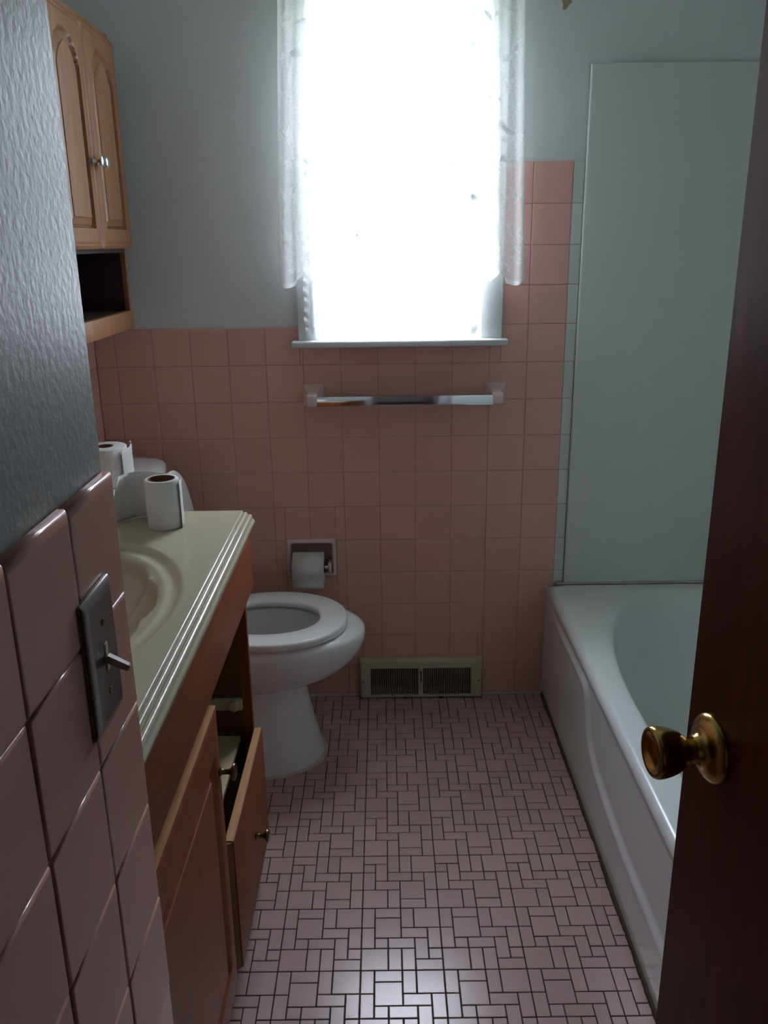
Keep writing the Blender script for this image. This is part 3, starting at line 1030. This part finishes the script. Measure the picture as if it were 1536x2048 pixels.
roll(pr, (-.434, -.858, .8852), (0, 0, 1), .0345, .027, .101)
sheet('loose_sheet', pr, smooth_path([(-.396, -.872), (-.397, -.848), (-.412, -.824), (-.440, -.812), (-.475, -.795), (-.508, -.798), (-.535, -.828), (-.548, -.845)]), .8856, .985, jag=lambda i, j: 0.022 * (j / 8) ** 1.5 * max(0, (i - 30) / 10))
tr = thing('toilet_paper', (-.692, -.41, .8515), 'white toilet paper roll standing on the toilet tank lid', 'toilet paper')
roll(tr, (-.692, -.41, .8518), (0, 0, 1), .054, .021, .100)
sheet('loose_sheet', tr, smooth_path([(-.640, -.445), (-.632, -.415), (-.634, -.385), (-.642, -.352), (-.652, -.330)], 24), .8525, .948,
      jag=lambda i, j: 0.004 * math.sin(j * 2.1 + i) * (i / 24) ** 2)

# toilet-paper holder set in the wall
hp = thing('toilet_paper_holder', (-.2175, 0.0, .43), 'recessed pink ceramic toilet paper holder in the tiled wall', 'paper holder')
def frame_bar(name, pts, parent):
    return prism(name, pts, 'y', -0.012, 0.0016, 'pinkcer', parent)
HX0, HX1, HZ0, HZ1 = -.2965, -.1385, .428, .553
fo = MB()
outer = rrect(HX0, HX1, HZ0, HZ1, .008, 0, 0)
def loop(i0, i1, r, y):
    return [(p[0], y, p[1]) for p in rrect(HX0 + i0, HX1 - i0, HZ0 + i0, HZ1 - i0 * 1.0, r, 0, 0)]
R = [loop(0, 0, .008, 0.0016), loop(0, 0, .008, -.004), loop(.003, 0, .008, -.011), loop(.008, 0, .007, -.014), loop(.012, 0, .006, -.012), loop(.0145, 0, .006, -.004), loop(.0155, 0, .006, .07)]
autosmooth(MB().rings(R, True, False, True).build('recess', 'pinkcer', hp, True), 50)
for x in (HX0 + .0155, HX1 - .0265):
    bbox('ear', x, x + .011, -.026, .02, .448, .476, 'pinkcer', hp, .004, 3)
spn = MB().lathe([(0.0, 0), (.0065, 0), (.0065, .108), (0.0, .108)], (HX0 + .0255, -.018, .463), (1, 0, 0), 16).build('spindle', 'chrome', hp, True)
autosmooth(spn, 50)
tp = thing('toilet_paper', (-.226, -.018, .41), 'white toilet paper roll hanging in the recessed wall holder', 'toilet paper')
roll(tp, (-.2745, -.018, .463), (1, 0, 0), .0475, .020, .097)
V, F = [], []
for i in range(14):
    a = math.radians(60 + 150 * i / 9) if i < 10 else None
    for x in (-.2742, -.1778):
        if i < 10:
            V.append((x, -.018 + .0482 * math.cos(a), .463 + .0482 * math.sin(a)))
        else:
            V.append((x, -.018 - .0482 * math.cos(math.radians(30)) - .0008 * (i - 9), .463 - .0241 - .0075 * (i - 9)))
for i in range(13):
    F.append((2 * i, 2 * i + 1, 2 * i + 3, 2 * i + 2))
sh = obj('loose_sheet', V, F, 'paper', tp, True)
sh.modifiers.new('thickness', 'SOLIDIFY').thickness = 0.0006

# ================================================================== TOWEL BAR
tw = thing('towel_bar', (0.08, -.002, 1.0), 'square chrome towel bar on two pink ceramic brackets under the window', 'towel bar')
for xc in (-.192, .347):
    R = []
    for k, y, dz in ((.030, .0016, 0), (.030, -.003, 0), (.027, -.007, 0), (.019, -.020, -.002), (.0155, -.035, -.004), (.0155, -.066, -.006), (.014, -.072, -.006), (.010, -.0745, -.006)):
        R.append([(p[0], y, p[1]) for p in rrect(xc - k, xc + k, 1.004 + dz - k * 1.08, 1.004 + dz + k * 1.08, k * .18, 0, 0, 3)])
    autosmooth(MB().rings(R).build('bracket', 'pinkcer', tw, True), 40)
bbox('bar', -.180, .336, -.0700, -.0410, .9815, 1.0105, 'chrome', tw, .003, 2)

# ================================================================== FLOOR REGISTER (wall vent)
vr = thing('wall_vent', (.125, -.012, 0), 'cream painted metal heating vent with louvers low on the tiled wall', 'vent')
VX0, VX1, VZ0, VZ1 = -.074, .326, .002, .139
fr = wall_mesh('y', -.024, -.0225, VX0 + .006, VX1 - .006, VZ0 + .006, VZ1 - .006, [(-.038, .118, .016, .112), (.133, .290, .016, .112)])
fr.build('face_plate', 'vent', vr)
R = []
for i0, y in ((0, .0075), (0, -.012), (.001, -.0185), (.004, -.0228), (.0075, -.0242)):
    R.append([(VX0 + i0, y, VZ0 + i0), (VX1 - i0, y, VZ0 + i0), (VX1 - i0, y, VZ1 - i0), (VX0 + i0, y, VZ1 - i0)])
autosmooth(MB().rings(R, True, False, False).build('flange', 'vent', vr), 40)
MB().box(-.045, .295, .045, .06, .008, .118).build('duct', 'black', vr)
lm = None
for a, b in ((-.038, .118), (.133, .290)):
    nl = 22
    for k in range(nl):
        x = a + (b - a) * (k + .5) / nl
        if lm is None:
            q = MB().box(-.0008, .0008, -.006, .006, .016, .112)
            lm = mesh(q.v, q.f)
            lm.materials.append(M['ventdark'])
        link('louver', lm, None, vr, loc=(x, -.0165, 0), rot=(0, 0, math.radians(18)))
bbox('lever', .1205, .1305, -.031, -.0235, .104, .113, 'whitetile', vr, .002)
MB().box(.124, .1275, -.0243, -.0235, .060, .104).build('lever_slot', 'black', vr)
for x in (VX0 + .012, VX1 - .012):
    autosmooth(MB().lathe([(.0028, 0), (.0024, .0012), (0, .0016)], (x, -.0238, .064), (0, -1, 0), 12).build('screw', 'black', vr), 50)
for x, z, s in ((.192, .0055, .009), (.072, .0045, .005), (.080, .0045, .004), (.032, .0145, .0035), (-.07, .008, .003)):
    pts = [(x + s * math.cos(a) * (1 + .25 * math.sin(3 * a + x * 90)), z + .35 * s * math.sin(a)) for a in [2 * PI * k / 9 for k in range(9)]]
    prism('paint_chip', pts, 'y', -.0249, -.0236, 'black', vr)

vr.location.y -= 0.007

# ================================================================== LIGHT SWITCH
ls = thing('light_switch', (PX, -1.902, 1.065), 'metal light switch plate with ivory toggle on pink tile', 'light switch')
R = []
for i0, d in ((0, .0), (0, .0022), (.0012, .0034), (.0090, .0058), (.0098, .0059)):
    R.append([(PX + .0003 + d, p[0], p[1]) for p in rrect(-1.937 + i0, -1.867 - i0, 1.0645 + i0, 1.1805 - i0, .003, 0, 0, 3)])
autosmooth(MB().rings(R, True, False, True).build('plate', 'steel', ls, True), 30)
for z in (1.1525, 1.0925):
    autosmooth(MB().lathe([(.0032, 0), (.003, .0008), (.0015, .0014), (0, .0015)], (PX + .0061, -1.902, z), (1, 0, 0), 14).build('screw', 'brassdark', ls), 50)
bbox('toggle_slot', PX + .0055, PX + .0069, -1.9055, -1.8985, 1.1105, 1.1345, 'ivory', ls, .0005)
tg = MB()
a = math.radians(-28)
ex, ez = math.cos(a), math.sin(a)
R = []
for d, hw, hh in ((0, .0028, .0032), (.006, .0027, .0031), (.018, .0023, .0027), (.0195, .0016, .002)):
    c = Vector((PX + .0062 + ex * d, -1.902, 1.1215 + ez * d))
    R.append([tuple(c + Vector((-ez * sz * hh, sy * hw, ex * sz * hh))) for sy, sz in ((-1, -1), (1, -1), (1, 1), (-1, 1))])
fixnormals(tg.rings(R).build('toggle', 'ivory', ls))

# ================================================================== WALL CABINET
wc = thing('wall_cabinet', (-.74, -.37, 1.225), 'honey oak wall cabinet with two arched doors above an open shelf', 'cabinet')
WY0, WY1, WZ0, WZ1, WX = -.618, -.134, 1.226, 1.925, -.668
bbox('side_panel', -.8315, WX, WY1 - .014, WY1, WZ0, WZ1, 'oak', wc, .0015)
bbox('side_panel', -.8315, WX, WY0, WY0 + .014, WZ0, WZ1, 'oak', wc, .0015)
MB().box(-.8315, WX - .002, WY0 + .014, WY1 - .014, WZ1 - .016, WZ1 - .001).build('top_panel', 'oak', wc)
MB().box(-.8315, -.826, WY0 + .014, WY1 - .014, WZ0, WZ1 - .016).build('back_panel', 'interior', wc)
MB().box(-.826, WX - .001, WY0 + .014, WY1 - .014, 1.418, 1.432).build('shelf', 'interior', wc)
MB().box(-.826, WX - .012, WY0 + .014, WY1 - .014, WZ0 + .030, WZ0 + .040).build('bottom_panel', 'interior', wc)
MB().box(-.826, WX - .012, WY1 - .0175, WY1 - .0142, WZ0 + .04, 1.418).build('inner_liner', 'interior', wc)
bbox('bottom_rail', WX - .014, WX + .004, WY0 - .002, WY1 + .002, WZ0 - .006, WZ0 + .042, 'oak', wc, .003)
bbox('top_rail', -.8315, WX + .006, WY0 - .004, WY1 + .004, WZ1 - .001, WZ1 + .012, 'oak', wc, .003)
for (a, b, s) in ((WY0 - .002, (WY0 + WY1) / 2 - .0015, 1), ((WY0 + WY1) / 2 + .0015, WY1 + .002, -1)):
    d = door_with_panel('door', wc, WX + .0185, a, b, 1.428, WZ1 - .004, 'oak', .085, .040, .018)
    cab_knob(d, WX + .0185, (b - .016) if s == 1 else (a + .016), 1.622, 'chrome', .95)

# ================================================================== CURTAINS
def lace_panel(name, xt0, xt1, xb0, xb1, ztop, label, seed, flip):
    rnd = random.Random(seed)
    root = thing(name, ((xt0 + xt1) / 2, -.072, 1.33), label, 'curtain', 'lace curtain panels at the window')
    ph = rnd.uniform(0, 6)
    def hem(u):
        e = u if not flip else 1 - u
        sc_ = abs(math.sin(PI * (e * 4.4 + .12)))
        return 1.352 - .024 * sc_ ** .7 - (.012 if e < .16 else 0)
    def surf(u, v):
        """u across 0..1, v down 0..1"""
        zb = hem(u)
        z = ztop + (zb - ztop) * v
        t = (ztop - z) / (ztop - 1.34)
        x = (xt0 + (xt1 - xt0) * u) * (1 - t) + (xb0 + (xb1 - xb0) * u) * t
        amp = .010 + .008 * t
        y = -.073 + amp * math.sin(u * 23 + ph + .5 * math.sin(t * 2.2 + ph)) + .005 * math.sin(u * 51 + 2 * ph + t)
        x += .004 * math.sin(u * 23 + ph + 1.2)
        return Vector((x, y, z))
    NU, NV = 120, 60
    V = [tuple(surf(i / NU, j / NV)) for i in range(NU + 1) for j in range(NV + 1)]
    F = []
    for i in range(NU):
        for j in range(NV):
            a = i * (NV + 1) + j
            F.append((a, a + NV + 1, a + NV + 2, a + 1))
    o = obj('net', V, F, 'lace', root, True)
    wdt = abs(xb1 - xb0)
    hgt = ztop - 1.34
    def stamp(mb, u, v, pts, off=-.0012):
        """flat motif outline (metres, about its centre) laid onto the cloth"""
        b = len(mb.v)
        P = [(0, 0)] + pts
        for (dx_, dz_) in P:
            uu = min(1, max(0, u + dx_ / wdt))
            vv = min(1, max(0, v - dz_ / hgt))
            q = surf(uu, vv)
            mb.v.append((q.x, q.y + off, q.z))
        n_ = len(pts)
        for k in range(n_):
            mb.f.append((b, b + 1 + k, b + 1 + (k + 1) % n_))
    def petal(cx_, cz_, ang, ln, wd_):
        pts = []
        for k in range(10):
            a_ = 2 * PI * k / 10
            px, pz = ln / 2 * math.cos(a_), wd_ / 2 * math.sin(a_) * (1 - .25 * math.cos(a_))
            pts.append((cx_ + px * math.cos(ang) - pz * math.sin(ang), cz_ + px * math.sin(ang) + pz * math.cos(ang)))
        return pts
    def stamp_at(mb, u, v, pts):
        c = (sum(p[0] for p in pts) / len(pts), sum(p[1] for p in pts) / len(pts))
        stamp(mb, u + c[0] / wdt, v - c[1] / hgt, [(p[0] - c[0], p[1] - c[1]) for p in pts])
    def flower(u, v, r):
        mb = MB()
        for k in range(5):
            a_ = 2 * PI * k / 5 + rnd.uniform(-.2, .2) + .3
            stamp_at(mb, u, v, petal(r * .62 * math.cos(a_), r * .62 * math.sin(a_), a_, r * .75, r * .62))
        mb.build('flower_motif', 'motif', root)
    def leaves(u, v, angs, ln):
        mb = MB()
        for a_ in angs:
            stamp_at(mb, u, v, petal(ln * .58 * math.cos(a_), ln * .58 * math.sin(a_), a_, ln, ln * .38))
        mb.build('leaf_motif', 'motif', root)
    for col, e in enumerate((.10, .27, .45, .63, .82)):
        uu = e if not flip else 1 - e
        for r_i in range(8):
            v = .10 + .105 * r_i + rnd.uniform(-.02, .02)
            if (r_i + col) % 2 == 0:
                leaves(uu + rnd.uniform(-.02, .02), v, [rnd.uniform(0, 6.28) + k * 1.55 for k in range(rnd.choice((2, 3, 4)))], rnd.uniform(.028, .040))
            else:
                flower(uu + rnd.uniform(-.02, .02), v, rnd.uniform(.016, .021))
        # clustered blossoms just above the hem
        for k in range(6):
            flower(uu + rnd.uniform(-.05, .05), .945 - .017 * k + rnd.uniform(-.006, .006), .011)
    # denser scalloped border
    mb = MB()
    rows = []
    for i in range(NU + 1):
        u = i / NU
        rows.append([tuple(surf(u, vv) + Vector((0, -.001, 0))) for vv in (.986, .990, .995, 1.0)])
    mb.rings(rows, False, False, False).build('scalloped_hem', 'motif', root, True)
    # fold-over side hem
    e0, e1 = (0.0, .022) if not flip else (.978, 1.0)
    mb = MB()
    mb.rings([[tuple(surf(e0 + (e1 - e0) * a / 3, j / 40) + Vector((0, -.001, 0))) for a in range(4)] for j in range(41)], False, False, False).build('side_hem', 'motif', root, True)
    return root
lace_panel('lace_curtain', -.237, .072, -.276, .070, 2.148, 'white lace curtain panel over the left half of the window', 3, False)
lace_panel('lace_curtain', .084, .386, .086, .411, 2.148, 'white lace curtain panel over the right half of the window', 5, True)
rod = thing('curtain_rod', (.07, -.072, 2.15), 'white curtain rod across the top of the window', 'curtain rod')
autosmooth(MB().lathe([(.0, 0), (.006, 0), (.006, .70), (0, .70)], (-.278, -.072, 2.15), (1, 0, 0), 12).build('rod', 'trim', rod), 50)
for x in (-.27, .41):
    MB().box(x - .006, x + .006, -.072, .0065, 2.146, 2.154).build('bracket', 'trim', rod)

# inner ruffled sheer hung close to the sash
ic = thing('sheer_curtain', (.05, -.03, 1.18), 'sheer white ruffled inner curtain hanging just above the window sill', 'curtain')
def isurf(u, v):
    z = 2.10 + (1.181 + .004 * math.sin(u * 9) - 2.10) * v
    x0 = -.165 - .034 * sm(v * 1.6)
    x1 = .292 - .012 * sm(v)
    amp = .004 + .006 * v
    return Vector((x0 + (x1 - x0) * u, -.0325 + amp * math.sin(u * 36 + .6 * v) + .002 * math.sin(u * 85), z))
NU, NV = 150, 40
V = [tuple(isurf(i / NU, j / NV)) for i in range(NU + 1) for j in range(NV + 1)]
F = [(i * (NV + 1) + j, (i + 1) * (NV + 1) + j, (i + 1) * (NV + 1) + j + 1, i * (NV + 1) + j + 1) for i in range(NU) for j in range(NV)]
obj('sheer', V, F, 'sheer', ic, True)
for e, w0 in ((0.0, 1), (1.0, -1)):
    rows = []
    for j in range(181):
        v = j / 180
        p = isurf(e, v)
        row = []
        for a in range(5):
            wv = .0055 * math.sin(v * 210 + a * .7) * (a / 4)
            row.append((p.x - w0 * .004 * (a - 2.2) - w0 * .002 * math.sin(v * 75), p.y - .003 - wv - .001 * a, p.z))
        rows.append(row)
    MB().rings(rows, False, False, False).build('ruffle', 'ruffle', ic, True)
rows = []
for i in range(NU + 1):
    rows.append([tuple(isurf(i / NU, vv) + Vector((0, -.001, 0))) for vv in (.975, .985, 1.0)])
MB().rings(rows, False, False, False).build('hem', 'ruffle', ic, True)
MB().lathe([(.003, 0), (.003, .47)], (-.170, -.034, 2.10), (1, 0, 0), 8).build('rod', 'trim', ic)
